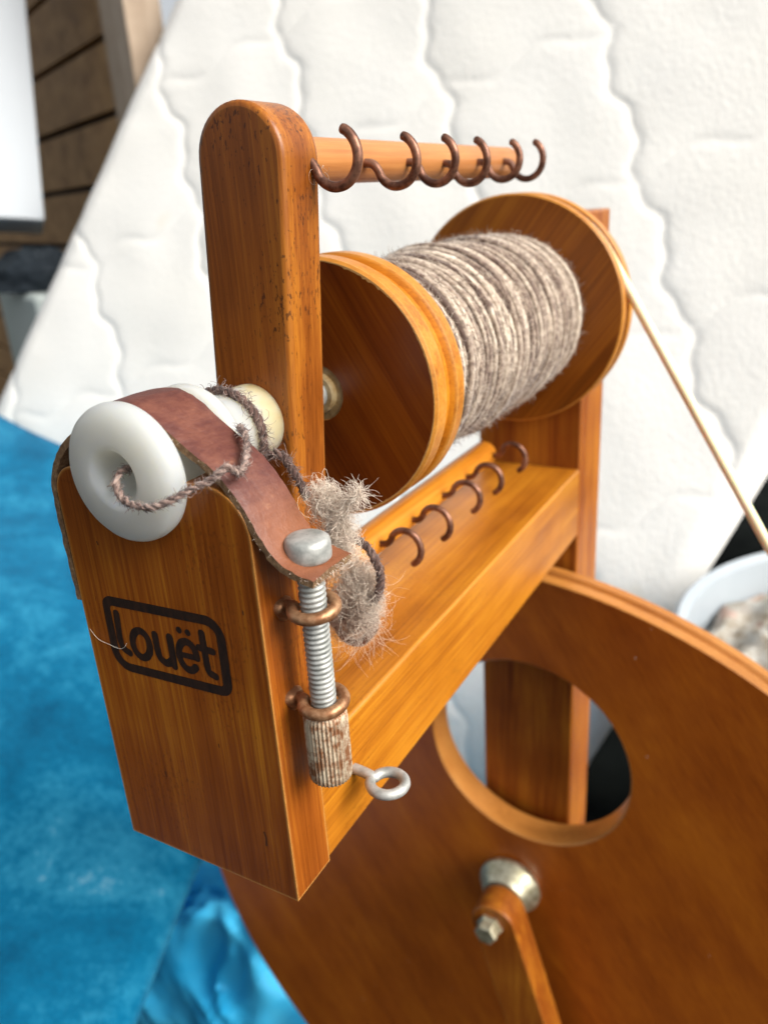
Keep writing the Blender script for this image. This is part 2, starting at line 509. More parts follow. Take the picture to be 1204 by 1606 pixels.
M['cord'].node_tree.nodes['Principled BSDF'].inputs['Subsurface Scale'].default_value = 0.003
M['plank'] = wood('weathered_plank', 'X', seed=15, rough=0.7, coat=0, band=0.3, dark=(0.20, 0.105, 0.04), mid=(0.37, 0.21, 0.085), light=(0.52, 0.32, 0.14))
M['stud'] = wood('pale_pine', 'Z', seed=16, rough=0.7, coat=0, band=0.3, dark=(0.26, 0.19, 0.13), mid=(0.38, 0.29, 0.21), light=(0.46, 0.37, 0.28))

# ================================================================== SETTING
o = build('floor', [(-60000, -60000, FZ), (60000, -60000, FZ), (60000, 60000, FZ), (-60000, 60000, FZ)], [(0, 1, 2, 3)], M['floor'])
o['kind'] = 'structure'

# ------------------------------------------------------------------ wooden partition (planks + studs)
wall = empty('plank_wall', -1330, 1420, FZ)
tag(wall, 'rough wooden plank wall behind the mattress at upper left', 'wall')
WD = Vector((-0.903, 0.43, 0))       # along the wall, away to the left
WN = Vector((-0.43, -0.903, 0))      # facing the camera
W0 = Vector((-1345, 1420, 0))        # right end of the planks
def wallbox(name, a0, a1, z0, z1, d0, d1, mat, bev=2):
    vs_ = []
    for d in (d0, d1):
        for a, z in ((a0, z0), (a1, z0), (a1, z1), (a0, z1)):
            p = W0 + WD * a + WN * d
            vs_.append((p.x, p.y, z))
    return build(name, vs_, [(0, 1, 2, 3), (7, 6, 5, 4), (0, 4, 5, 1), (1, 5, 6, 2), (2, 6, 7, 3), (3, 7, 4, 0)], mat, wall, bevel=bev, segs=2)
z = FZ + 10
k = 0
PH = 158
while z < 1250:
    wallbox('plank', 0, 3600, z, z + PH - 16, -10 - rnd(0, 3), 14 + rnd(-2, 2), M['plank'])
    z += PH; k += 1
wallbox('backing_board', -2, 3600, FZ + 2, 1250, -26, -16, M['navy'], 1)
wallbox('stud', -150, -4, FZ + 2, 1260, -20, 34, M['stud'], 4)
wallbox('stud', -232, -156, FZ + 2, 1260, -20, 62, M['stud'], 4)
wallbox('stud', -330, -240, FZ + 2, 1260, -190, -140, M['stud'], 4)

# ------------------------------------------------------------------ mattress, tilted and leaning back
B0 = Vector((-77.5, 915.9, -700))
MN = Vector((0.14504351, -0.91576868, 0.37460659))
E1 = Vector((0.98768834, 0.15643447, 0))
E2 = Vector((-0.05860138, 0.36999456, 0.92718385))
aR = math.radians(64.52)
MA = E1 * math.cos(aR) + E2 * math.sin(aR)     # along the long side
MB = E1 * -math.sin(aR) + E2 * math.cos(aR)    # across, to the left
A0, A1, C0, C1 = -160, 2340, -2, 1444
def quilt(al, ac):
    u, v = al - ac, al + ac
    wob = noise.noise(Vector((al * 0.003, ac * 0.003, 3.0))) * 30
    u2 = u - 490 + 17 * math.sin(2 * PI * v / 250 + 0.6) + 6 * math.sin(2 * PI * v / 93) + wob
    v2 = v - 553 + 20 * math.sin(2 * PI * u / 250 + 1.9) - wob
    du = abs((u2 + 187.5) % 375 - 187.5) / 1.414
    dv = abs((v2 + 187.5) % 375 - 187.5) / 1.414
    fu = 1 - 0.62 * math.exp(-(du / 7) ** 1.3) - 0.38 * math.exp(-du / 60)
    fv = 1 - 0.62 * math.exp(-(dv / 7) ** 1.3) - 0.38 * math.exp(-dv / 60)
    h = 4.9 * (fu * (0.42 + 0.58 * fv) - 1)
    h += 3.0 * noise.noise(Vector((al * 0.008, ac * 0.008, 0)))
    RE = 62
    d = min(al - A0, A1 - al, ac - C0, C1 - ac)
    if d < RE:
        h -= RE - math.sqrt(max(0, RE * RE - (RE - d) ** 2))
    return h
na, nc = 560, 340
vs_, fs = [], []
def edge_param(t):     # denser near both ends
    return t
for i in range(na + 1):
    for j in range(nc + 1):
        ti, tj = i / na, j / nc
        al = A0 + (A1 - A0) * ti
        ac = C0 + (C1 - C0) * (tj - 0.012 * math.sin(2 * PI * tj))
        p = B0 + MA * al + MB * ac + MN * quilt(al, ac)
        vs_.append(tuple(p))
st = nc + 1
for i in range(na):
    for j in range(nc):
        fs.append((i * st + j, i * st + j + 1, (i + 1) * st + j + 1, (i + 1) * st + j))
loop = [j for j in range(nc + 1)] + [i * st + nc for i in range(1, na + 1)] + [na * st + j for j in range(nc - 1, -1, -1)] + [i * st for i in range(na - 1, 0, -1)]
prev = loop
for depth, inset in ((40, 0), (150, 0), (190, 20)):
    base = len(vs_)
    ctr = B0 + MA * (A0 + A1) / 2 + MB * (C0 + C1) / 2
    for q in loop:
        p = Vector(vs_[q]); 
        p2 = p - MN * depth
        if inset:
            dirv = (ctr - p); dirv -= MN * dirv.dot(MN); p2 += dirv.normalized() * inset
        vs_.append(tuple(p2))
    ring = list(range(base, base + len(loop)))
    for q in range(len(loop)):
        w = (q + 1) % len(loop)
        fs.append((prev[q], prev[w], ring[w], ring[q]))
    prev = ring
fs.append(tuple(prev))
o = build('mattress', vs_, fs, M['ticking'], angle=80)
tag(o, 'white quilted mattress leaning behind the spinning wheel', 'mattress')

# ------------------------------------------------------------------ blue rug draped on the left
def rugtop(s, t):
    """s: 0 left .. 1 right edge, t: 0 far .. 1 near"""
    TL, TR = Vector((-1420, 790, -85)), Vector((-461, 734, -329))
    BL, BR = Vector((-480, -80, -372)), Vector((-235, 95, -446))
    p = (TL * (1 - s) + TR * s) * (1 - t) + (BL * (1 - s) + BR * s) * t
    p = p + Vector((-0.2, -0.2, 0.6)) * (24 * math.sin(PI * t) * (1 - s) + 10 * math.sin(3.1 * s + 2.2 * t) * (1 - s))
    p.z += 9 * noise.noise(p * 0.006)
    return p
vs_, fs = [], []
ns, nt_ = 60, 60
rows = []
for i in range(nt_ + 1):
    row = []
    t = -0.02 + 1.22 * i / nt_
    for j in range(ns + 16):
        if j <= ns:
            p = rugtop(j / ns, t)
            d = max(0, (j / ns - 0.93) / 0.07)
            p.z -= 12 * d * d
        else:                                   # the side that hangs down
            q = (j - ns) / 15
            e = rugtop(1, t); e.z -= 12
            dz = (e.z - FZ - 4) * q ** 1.2
            p = Vector((e.x - 1.0 * dz, e.y + 0.35 * dz, e.z - dz))
        row.append(len(vs_)); vs_.append(tuple(p))
    rows.append(row)
for i in range(nt_):
    for j in range(ns + 15):
        fs.append((rows[i][j], rows[i][j + 1], rows[i + 1][j + 1], rows[i + 1][j]))
far = []
for j in range(ns + 16):                        # far side, down to the floor
    p = Vector(vs_[rows[0][j]]); far.append(len(vs_)); vs_.append((p.x - 10, p.y + 14, FZ + 4))
for j in range(ns + 15):
    fs.append((rows[0][j + 1], rows[0][j], far[j], far[j + 1]))
o = build('blue_rug', vs_, fs, M['rug'], angle=180)
sol = o.modifiers.new('pile', 'SOLIDIFY'); sol.thickness = 8 * S; sol.offset = -1
tag(o, 'bright blue fuzzy rug draped over something at lower left', 'rug')

# ------------------------------------------------------------------ crumpled plastic bag on the floor
vs_, fs = [], []
nu, nv = 220, 120
c = Vector((-350, 520, FZ))
for i in range(nv + 1):
    ph = (PI / 2) * i / nv
    for j in range(nu):
        th = 2 * PI * j / nu
        d = Vector((math.cos(th) * math.cos(ph), math.sin(th) * math.cos(ph), math.sin(ph)))
        q = d * 2.3 + Vector((0.3, 0.2, 0.5)) * noise.noise(d * 3)
        rid = 1 - abs(noise.noise(q + Vector((4, 1, 2)))) * 2
        rid2 = 1 - abs(noise.noise(q * 2.2 + Vector((1, 7, 2)))) * 2.4
        rid3 = 1 - abs(noise.noise(q * 4.6 + Vector((3, 2, 8)))) * 2.4
        r = 1 + 0.12 * rid + 0.05 * rid2 + 0.012 * rid3
        vs_.append((c.x + 330 * r * d.x, c.y + 195 * r * d.y, max(FZ + 1, c.z + 300 * r * d.z)))
for i in range(nv):
    for j in range(nu):
        fs.append((i * nu + j, i * nu + (j + 1) % nu, (i + 1) * nu + (j + 1) % nu, (i + 1) * nu + j))
o = build('plastic_bag', vs_, fs, M['bag'], angle=70)
tag(o, 'crumpled shiny blue plastic bag on floor under the rug edge', 'bag')

# ------------------------------------------------------------------ white tub with raw fleece, lower right
tub = empty('plastic_tub', 358, 854, FZ)
tag(tub, 'round whitish plastic tub of raw fleece beside the mattress', 'tub')
v_, f_ = lathe([(3, FZ + 2), (250, FZ + 2), (268, FZ + 20), (292, -345), (300, -338), (306, -330), (300, -324), (288, -332), (262, FZ + 40), (3, FZ + 30)], (358, 854), 'Z', 72)
build('tub_wall', v_, f_, M['tubw'], tub, angle=50)
vs_, fs = [], []
nr, na_ = 40, 90
for i in range(nr + 1):
    for j in range(na_):
        r = 280 * i / nr; th = 2 * PI * j / na_
        x, y = 358 + r * math.cos(th), 854 + r * math.sin(th)
        h = -385 + 50 * (1 - (i / nr) ** 2) + 26 * noise.noise(Vector((x, y, 0)) * 0.02) + 22 * noise.noise(Vector((x, y, 9)) * 0.05)
        vs_.append((x, y, h))
for i in range(nr):
    for j in range(na_):
        fs.append((i * na_ + j, i * na_ + (j + 1) % na_, (i + 1) * na_ + (j + 1) % na_, (i + 1) * na_ + j))
mt, nt, nd, lk, bs = new_mat('raw_fleece')
co = coords(nd)
n1 = noise_node(nd, lk, co, 60, 6, 0.75)
n2 = noise_node(nd, lk, mapping(nd, lk, co, (1, 1, 1), (5, 2, 1)), 22, 3, 0.6)
rp = ramp(nd, [(0.34, (0.26, 0.18, 0.11)), (0.44, (0.52, 0.45, 0.35)), (0.56, (0.70, 0.68, 0.62))])
lk.new(n1.outputs[0], rp.inputs[0])
r2 = ramp(nd, [(0.54, (0, 0, 0)), (0.66, (1, 1, 1))]); lk.new(n2.outputs[0], r2.inputs[0])
lk.new(mixc(nd, lk, math_node(nd, lk, 'MULTIPLY', r2.outputs[0], 0.6), rp.outputs[0], (0.56, 0.30, 0.22)), bs.inputs['Base Color'])
bs.inputs['Roughness'].default_value = 1.0
bp = nd.new('ShaderNodeBump'); bp.inputs['Strength'].default_value = 1.0; bp.inputs['Distance'].default_value = 0.01
lk.new(n1.outputs[0], bp.inputs['Height']); lk.new(bp.outputs[0], bs.inputs['Normal'])
o = build('raw_fleece', vs_, fs, mt, angle=180)
tag(o, 'heap of mottled beige raw fleece inside the white tub', 'fleece', kind='stuff')

# dark green sheeting beyond the tub
def lump(name, cx, cy, rx, ry, h, mat, seed, nu=60, nv=30, amp=0.16, base=FZ):
    vs_, fs = [], []
    for i in range(nv + 1):
        ph = (PI / 2) * i / nv
        for j in range(nu):
            th = 2 * PI * j / nu
            d = Vector((math.cos(th) * math.cos(ph) ** 0.6, math.sin(th) * math.cos(ph) ** 0.6, math.sin(ph)))
            r = 1 + amp * noise.noise(d * 2 + Vector((seed, 0, 0))) + amp * 0.5 * noise.noise(d * 5 + Vector((0, seed, 0)))
            vs_.append((cx + rx * r * d.x, cy + ry * r * d.y, max(base + 1, base + h * r * d.z)))
    for i in range(nv):
        for j in range(nu):
            fs.append((i * nu + j, i * nu + (j + 1) % nu, (i + 1) * nu + (j + 1) % nu, (i + 1) * nu + j))
    return build(name, vs_, fs, mat, angle=70)
o = lump('green_sheeting', 560, 1900, 480, 330, 720, M['green'], 3.0)
tag(o, 'dark green heap of sheeting behind the white tub', 'sheeting')

# things at the far left, behind the mattress edge
def obox(name, P, L_, U_, D_, l, u, d, mat, parent=None, bevel=3):
    vs_ = []
    for k in (0, d):
        for a, b in ((0, 0), (l, 0), (l, u), (0, u)):
            vs_.append(tuple(P + L_ * a + U_ * b + D_ * k))
    return build(name, vs_, [(0, 1, 2, 3), (7, 6, 5, 4), (0, 4, 5, 1), (1, 5, 6, 2), (2, 6, 7, 3), (3, 7, 4, 0)], mat, parent, bevel=bevel)
UC = Vector((-0.094, 0.222, 0.971)).normalized()
DC = Vector((-0.80, 0.60, 0)); DC = (DC - UC * DC.dot(UC)).normalized()
LC = UC.cross(DC)
if LC.x > 0: LC = -LC
cabt = empty('wall_cabinet', -1700, 1350, 198)
tag(cabt, 'white box-shaped cabinet at the upper left edge before the planks', 'cabinet')
obox('cabinet_body', Vector((-1471, 1220, 198)) + DC * 14, LC, UC, DC, 500, 760, 150, M['cab'], cabt, 4)
obox('cabinet_door', Vector((-1471, 1220, 198)), LC, UC, DC, 500, 760, 12, M['cab'], cabt, 4)
o = obox('storage_box', Vector((-1425, 1110, FZ + 2)), WD, Vector((0, 0, 1)), -WN, 420, 872, 170, M['mint'], None, 14)
tag(o, 'pale green plastic box at the left edge behind the mattress', 'box')
o = lump('dark_bundle', -1560, 1230, 130, 85, 95, M['navy'], 5.0, base=39)
tag(o, 'dark navy cloth bundle on top of the pale green box', 'bundle')

# ================================================================== SPINNING WHEEL
AX, AZ = 35.0, 137.3         # flyer / bobbin axis (parallel to Y)
sw = empty('spinning_wheel', 37, 326, FZ)
tag(sw, 'varnished wooden spinning wheel with solid drive wheel and brand on front block', 'spinning wheel')

# front block with rounded shoulders and a bearing notch
out = [(0, 0), (70, 0), (70, 121.5)] + arc(56.5, 121.5, 13.5, 0, PI / 2, 10)[1:]
out += [(AX + 15.5, 135)] + arc(AX, AZ, 15.5, -0.15, -PI + 0.15, 20) + [(AX - 15.5, 135)]
out += [(9, 135)] + arc(9, 126, 9, PI / 2, PI, 8)[1:]
v_, f_ = prism(out, 0, 18.2)
block = build('front_block', v_, f_, M['wood_z'], sw, bevel=1.5)
# brand: frame and letters as thin raised strokes
def stroke(path, w, y0=-0.10, y1=0.4, closed=False, caps=True):
    """flat ribbon with round ends in the plane of the front face"""
    P = [Vector((p[0], p[1])) for p in path]
    n = len(P)
    vs_, fs = [], []
    left, right = [], []
    for i in range(n):
        if closed: t = P[(i + 1) % n] - P[i - 1]
        else: t = P[min(i + 1, n - 1)] - P[max(i - 1, 0)]
        t.normalize()
        nrm = Vector((-t.y, t.x))
        ww = w * (1 + 0.10 * noise.noise(Vector((P[i].x * 0.9, P[i].y * 0.9, 2))))
        left.append(P[i] + nrm * ww / 2); right.append(P[i] - nrm * ww / 2)
    if closed:
        for a in (left, right):
            vs_ += [(p.x, y0, p.y) for p in a]
        for i in range(n):
            j = (i + 1) % n
            fs.append((i, j, n + j, n + i))
    else:
        t0 = math.atan2((P[0] - P[1]).y, (P[0] - P[1]).x)
        t1 = math.atan2((P[-1] - P[-2]).y, (P[-1] - P[-2]).x)
        outl = list(left)
        outl += [Vector((P[-1].x + w / 2 * math.cos(t1 + PI / 2 - PI * k / 8), P[-1].y + w / 2 * math.sin(t1 + PI / 2 - PI * k / 8))) for k in range(1, 8)]
        outl += list(reversed(right))
        outl += [Vector((P[0].x + w / 2 * math.cos(t0 + PI / 2 - PI * k / 8), P[0].y + w / 2 * math.sin(t0 + PI / 2 - PI * k / 8))) for k in range(1, 8)]
        # strips + fans so that bends stay clean
        vs_ = [(p.x, y0, p.y) for p in left] + [(p.x, y0, p.y) for p in right]
        for i in range(n - 1):
            fs.append((i, i + 1, n + i + 1, n + i))
        for end, tt, (a, b) in ((P[-1], t1, (n - 1, 2 * n - 1)), (P[0], t0, (n, 0))):
            ids = [a]
            for k in range(1, 8):
                ids.append(len(vs_))
                vs_.append((end.x + w / 2 * math.cos(tt + PI / 2 - PI * k / 8), y0, end.y + w / 2 * math.sin(tt + PI / 2 - PI * k / 8)))
            ids.append(b)
            fs.append(tuple(ids))
    return vs_, fs
def sp2(pts, sub=8, closed=False):
    return [(p.x, p.y) for p in smooth_path([(a, b, 0) for a, b in pts], sub, closed)]
def rounded_poly(corners):
    out = []
    n_ = len(corners)
    for i in range(n_):
        p = Vector(corners[i][:2]); r = corners[i][2]
        a = (Vector(corners[i - 1][:2]) - p).normalized(); b = (Vector(corners[(i + 1) % n_][:2]) - p).normalized()
        half = a.angle(b) / 2
        c_ = p + (a + b).normalized() * (r / math.sin(half))
        t0, t1 = p + a * (r / math.tan(half)) - c_, p + b * (r / math.tan(half)) - c_
        a0 = math.atan2(t0.y, t0.x); da = (math.atan2(t1.y, t1.x) - a0 + PI) % (2 * PI) - PI
        for k in range(11):
            q = c_ + Vector((math.cos(a0 + da * k / 10), math.sin(a0 + da * k / 10))) * r
            out.append((q.x, q.y))
        nx = Vector(corners[(i + 1) % n_][:2])
    return out
FR = rounded_poly([(10.9, 93.1, 2.6), (55.1, 94.9, 5.2), (54.8, 72.2, 2.8), (10.7, 70.4, 5.4)])
def letter(name, strokes):
    vs_, fs = [], []
    for k, (pts, w, cl) in enumerate(strokes):
        a, b = stroke(pts, w, y0=-0.10 - 0.03 * k, closed=cl)
        base = len(vs_)
        vs_ += a; fs += [tuple(base + q for q in f) for f in b]
    return build(name, vs_, fs, M['brand'], block, angle=180)
letter('brand_frame', [(FR, 3.2, True)])
letter('letter', [(sp2([(14.6, 89.2), (14.2, 84.5), (14.0, 80.0), (14.7, 77.3), (17.0, 76.1)]), 2.6, False)])
oval = lambda cx, cz, rx, rz, sk, a0=0, a1=2 * PI, n=28: [(cx + rx * math.cos(a0 + (a1 - a0) * i / n) + sk * rz * math.sin(a0 + (a1 - a0) * i / n), cz + rz * math.sin(a0 + (a1 - a0) * i / n)) for i in range(n + (0 if a1 - a0 >= 2 * PI - 1e-6 else 1))]
letter('letter', [(oval(22.8, 80.5, 3.5, 4.7, 0.1), 2.6, True)])
letter('letter', [(sp2([(29.3, 85.3), (29.3, 80.5), (29.9, 77.6), (32.3, 76.3), (34.9, 78.0)]), 2.6, False), ([(35.2, 85.8), (35.2, 76.0)], 2.6, False)])
letter('letter', [(oval(41.3, 81.0, 3.4, 4.8, 0.05, 0.02, 2 * PI - 0.75), 2.5, False), ([(38.2, 80.9), (44.4, 81.1)], 2.0, False),
                    (oval(39.5, 89.2, 0.55, 0.55, 0), 1.1, True), (oval(42.8, 89.1, 0.55, 0.55, 0), 1.1, True)])
letter('letter', [(sp2([(48.0, 90.0), (48.1, 85.1), (48.2, 79.7), (48.7, 77.4), (50.8, 76.5)]), 2.5, False), ([(46.2, 85.0), (51.2, 84.8)], 2.3, False)])

M['gouge'] = plain('dark_dent', (0.05, 0.014, 0.003), (0.12, 0.035, 0.006), 300, 0.6)
for pts_, w_ in ((((60.3, 23.5), (60.8, 21.5), (60.5, 18.5)), 0.7), (((22.0, 33.0), (22.3, 31.2)), 0.5), (((47.5, 52.0), (47.6, 50.9)), 0.4), (((12.6, 112.4), (12.9, 111.6)), 0.5), (((64.2, 100.5), (64.3, 99.4)), 0.4)):
    a_, b_ = stroke(sp2(list(pts_), 4), w_, y0=-0.06)
    build('dent', a_, b_, M['gouge'], block, angle=180)
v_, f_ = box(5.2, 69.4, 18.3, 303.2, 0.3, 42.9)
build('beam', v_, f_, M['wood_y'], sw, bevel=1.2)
v_, f_ = box(5.2, 69.5, 303.3, 350.3, FZ + 42, 187)
post = build('post', v_, f_, M['wood_post'], sw, bevel=1.4)
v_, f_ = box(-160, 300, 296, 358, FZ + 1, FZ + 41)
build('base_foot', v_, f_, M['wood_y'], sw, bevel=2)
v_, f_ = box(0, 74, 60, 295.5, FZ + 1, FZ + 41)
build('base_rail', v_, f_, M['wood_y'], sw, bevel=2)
# treadle board hidden low down
v_, f_ = box(80, 300, 60, 290, FZ + 52, FZ + 66)
build('treadle', v_, f_, M['wood_y'], sw, bevel=2)

# drive wheel (slightly tilted disc with one round opening)
XW, ZW, RW, TW, YW = 30.05, -332.9, 312.7, 22.0, 273.0
XH, ZH, RH = 46.77, -152.5, 69.7
def wy(x, z): return -0.0598 * (x - XW) + 0.0186 * (z - ZW)
def wheel_disc():
    bm = bmesh.new()
    NO, NH = 192, 96
    prof = [(RW - 0.8, 0), (RW, 0.8), (RW, 8.2), (RW - 1.0, 9.0), (RW - 4.5, 10.5), (RW - 4.5, 12.5), (RW - 1.0, 14.0), (RW, 14.8), (RW, TW - 0.8), (RW - 0.8, TW)]
    hol = [(RH + 1.2, 0), (RH, 1.2), (RH, TW - 1.2), (RH + 1.2, TW)]
    def ring(cx, cz, r, y, n):
        out = []
        for i in range(n):
            a = 2 * PI * i / n
            x, z = cx + r * math.cos(a), cz + r * math.sin(a)
            out.append(bm.verts.new(V(x, YW + y + wy(x, z), z)))
        return out
    ro = [ring(XW, ZW, r, y, NO) for r, y in prof]
    rh = [ring(XH, ZH, r, y, NH) for r, y in hol]
    for rs in (ro, rh):
        n = len(rs[0])
        for q in range(len(rs) - 1):
            for i in range(n):
                j = (i + 1) % n
                f = bm.faces.new((rs[q][i], rs[q][j], rs[q + 1][j], rs[q + 1][i])); f.material_index = 1
    for a, b in ((ro[0], rh[0]), (ro[-1], rh[-1])):
        ed = []
        for l_ in (a, b):
            for i in range(len(l_)):
                e = bm.edges.get((l_[i], l_[(i + 1) % len(l_)])) or bm.edges.new((l_[i], l_[(i + 1) % len(l_)]))
                ed.append(e)
        bmesh.ops.triangle_fill(bm, use_beauty=True, use_dissolve=False, edges=ed)
    bmesh.ops.recalc_face_normals(bm, faces=bm.faces)
    me = bpy.data.meshes.new('drive_wheel'); bm.to_mesh(me); bm.free()
    return finish('drive_wheel', me, [M['wheel'], M['wheel_rim']], sw, angle=30)
dw = wheel_disc()
# crank hub on the wheel and the footman bar hanging from it
HX, HZ = 37.2, -267.3
v_, f_ = lathe([(0.5, 256), (15, 256), (16, 257.5), (21.5, 266.5), (22.6, 268), (22.6, 271), (21.6, 272.6), (0.5, 272.6)], (HX, HZ), 'Y', 56)
build('crank_hub', v_, f_, M['zinc_y'], dw, angle=35)
fm = build('footman', *prism(
    [(HX + 2 + 16.0 * math.cos(a), HZ + 16.0 * math.sin(a)) for a in [math.radians(15.9 + i * 10) for i in range(19)]]
    + [(HX + 2 - 16.0 * 0.962 + 27 * 4.93, HZ - 16.0 * 0.273 - 95 * 4.93), (HX + 2 + 16.0 * 0.962 + 27 * 4.93, HZ + 16.0 * 0.273 - 95 * 4.93)],
    231.9, 253), M['wood_post'], sw, bevel=1.2)
v_, f_ = lathe([(0.3, 222), (7.0, 222), (7.8, 223), (7.8, 229.0), (9.0, 229.8), (9.0, 231.9), (0.3, 231.9)], (HX, HZ), 'Y', 6)
build('bolt', v_, f_, M['zinc_y'], fm, bevel=0.4)
v_, f_ = lathe([(0.5, 253.1), (9, 253.1), (9, 255.9), (0.5, 255.9)], (HX, HZ), 'Y', 32)
build('spacer', v_, f_, M['wood_rod2'], fm)

# leather brake strap over the bearing
path = [(-2.6, 90.5), (-2.9, 100), (-3.1, 112), (-3.0, 124), (-1.2, 132.4), (4.0, 139.8), (12.0, 146.2), (19, 151.0), (26, 154.2), (32, 155.4), (37.5, 154.9),
        (43.2, 152.3), (51.5, 146.2), (60.6, 140.2), (65.8, 135.3), (70.4, 128.8), (74.0, 122.4), (78.3, 117.3), (84, 114.9), (88.2, 114.0)]
pp = smooth_path([(a, 0, b) for a, b in path], 5)
vs_, fs = [], []
mi = []
n = len(pp)
NW = 10
TH = 2.5
for i in range(n):
    t = pp[min(i + 1, n - 1)] - pp[max(i - 1, 0)]
    t.normalize()
    nr = Vector((-t.z, 0, t.x))
    if nr.dot(pp[i] - Vector((AX, 0, 90))) < 0: nr = -nr
    tt = i / (n - 1)
    y0, y1 = 0.15, 18.4
    for k in range(NW + 1):
        y = y0 + (y1 - y0) * k / NW
        cup = -0.5 * abs(2 * k / NW - 1) ** 3
        end = 0
        if tt > 0.985: end = 0
        p = pp[i] + nr * (cup + 0.25 * noise.noise(Vector((tt * 30, k * 0.4, 1))))
        p.y = y
        if k in (0, NW): p.y += 0.45 * noise.noise(Vector((tt * 60, k, 4)))
        vs_.append(tuple(p))
    for k in range(NW, -1, -1):
        y = y0 + (y1 - y0) * k / NW
        p = pp[i] - nr * (TH + 0.25 * noise.noise(Vector((tt * 60, k * 0.7, 8))))
        p.y = y + (0.5 * noise.noise(Vector((tt * 70, k, 9))) if k in (0, NW) else 0)
        vs_.append(tuple(p))
K = 2 * (NW + 1)
for i in range(n - 1):
    for k in range(K):
        w = (k + 1) % K
        fs.append((i * K + k, i * K + w, (i + 1) * K + w, (i + 1) * K + k))
        mi.append(0 if k < NW else 1)
fs.append(tuple(range(K))); mi.append(1)
fs.append(tuple((n - 1) * K + k for k in range(K))); mi.append(1)
strap = build('brake_strap', vs_, fs, [M['leather'], M['leather_edge']], sw, angle=50)
if len(strap.data.polygons) == len(mi):
    strap.data.polygons.foreach_set('material_index', mi)
tag(strap, 'worn red-brown leather brake strap')

# fibres helper ------------------------------------------------------
def set_tone(o, tones):
    at = o.data.attributes.new('tone', 'FLOAT', 'POINT')
    if len(tones) == len(o.data.vertices):
        at.data.foreach_set('value', tones)
def hair(vs_, fs, tones, p, d, length, curl, r=0.11, segs=5, tone=None, grav=0.0):
    p = Vector(p); d = Vector(d).normalized()
    pts = [p.copy()]
    ax = rvec()
    st_ = length / segs
    ang = curl * rnd(0.5, 1.3)
    for _ in range(segs):
        d = (Matrix.Rotation(ang, 3, ax) @ d)
        ax = (ax + rvec() * 0.10).normalized()
        d = (d + rvec() * 0.06).normalized()
        p = p + d * st_
        pts.append(p.copy())
    b = len(vs_)
    tube(pts, lambda t: r * (1 - 0.5 * t), 3, False, False, vs_, fs)
    tn = rnd(0.2, 1.0) if tone is None else tone + rnd(-0.25, 0.25)
    tones += [tn] * (len(vs_) - b)

# frayed edge of the strap
vs_, fs, tones = [], [], []
for _ in range(60):
    i = random.randrange(30, n - 2)
    p = pp[i].copy()
    t = (pp[i + 1] - pp[i - 1]).normalized()
    nr = Vector((-t.z, 0, t.x))
    if nr.dot(pp[i] - Vector((AX, 0, 90))) < 0: nr = -nr
    p = p - nr * rnd(0.4, TH); p.y = 0.1
    hair(vs_, fs, tones, p, Vector((0, -1, 0)) + rvec() * 0.8 - nr * 0.5, rnd(0.3, 0.9), 0.5, 0.045, 3, rnd(0.2, 0.7))
for _ in range(70):
    p = pp[-1].copy(); p.y = rnd(0, 18.4); p.z -= rnd(0, 2.4)
    hair(vs_, fs, tones, p, Vector((1, -0.3, -0.3)) + rvec() * 0.6, rnd(0.4, 1.4), 0.5, 0.07, 3, rnd(0.2, 0.8))
o = build('frayed_edge', vs_, fs, M['fleece'], strap, angle=180); set_tone(o, tones); o['kind'] = 'stuff'

# tension bolt: head on the strap, thread, knurled nut
BX, BY = 80.5, 9.6
tb_prof = [(0.2, 114.6), (5.6, 114.6), (6.1, 115.1), (6.2, 116.0), (6.15, 119.0), (5.8, 120.2), (5.0, 120.8), (2.8, 121.1), (0.2, 121.2)]
v_, f_ = lathe(tb_prof, (BX, BY), 'Z', 48)
head = build('tension_bolt', v_, f_, M['zinc'], sw, angle=50)
vs_, fs = [], []
na_, pitch = 28, 1.56
nz = int((113 - 52) / pitch * 6)
for i in range(nz + 1):
    zz = 52 + (113 - 52) * i / nz
    for j in range(na_):
        a = 2 * PI * j / na_
        ph = (zz / pitch - j / na_) % 1.0
        r = 3.25 + 0.5 * (1 - abs(2 * ph - 1)) ** 0.8
        vs_.append((BX + r * math.cos(a), BY + r * math.sin(a), zz))
for i in range(nz):
    for j in range(na_):
        fs.append((i * na_ + j, i * na_ + (j + 1) % na_, (i + 1) * na_ + (j + 1) % na_, (i + 1) * na_ + j))
build('thread', vs_, fs, M['zinc'], head, angle=80)
def kn(a, r, t):
    return r if r < 5.5 else r + 0.42 * (abs(((a * 34 / (2 * PI)) % 1) * 2 - 1) - 0.5)
v_, f_ = lathe([(3.6, 68), (4.9, 68), (5.9, 67.4), (6.15, 65.5), (6.15, 55), (6.15, 46.6), (5.9, 45.4), (4.9, 44.9), (3.6, 44.9)], (BX, BY), 'Z', 34 * 6, f=kn)
build('knurled_nut', v_, f_, M['knurl'], sw, angle=60)
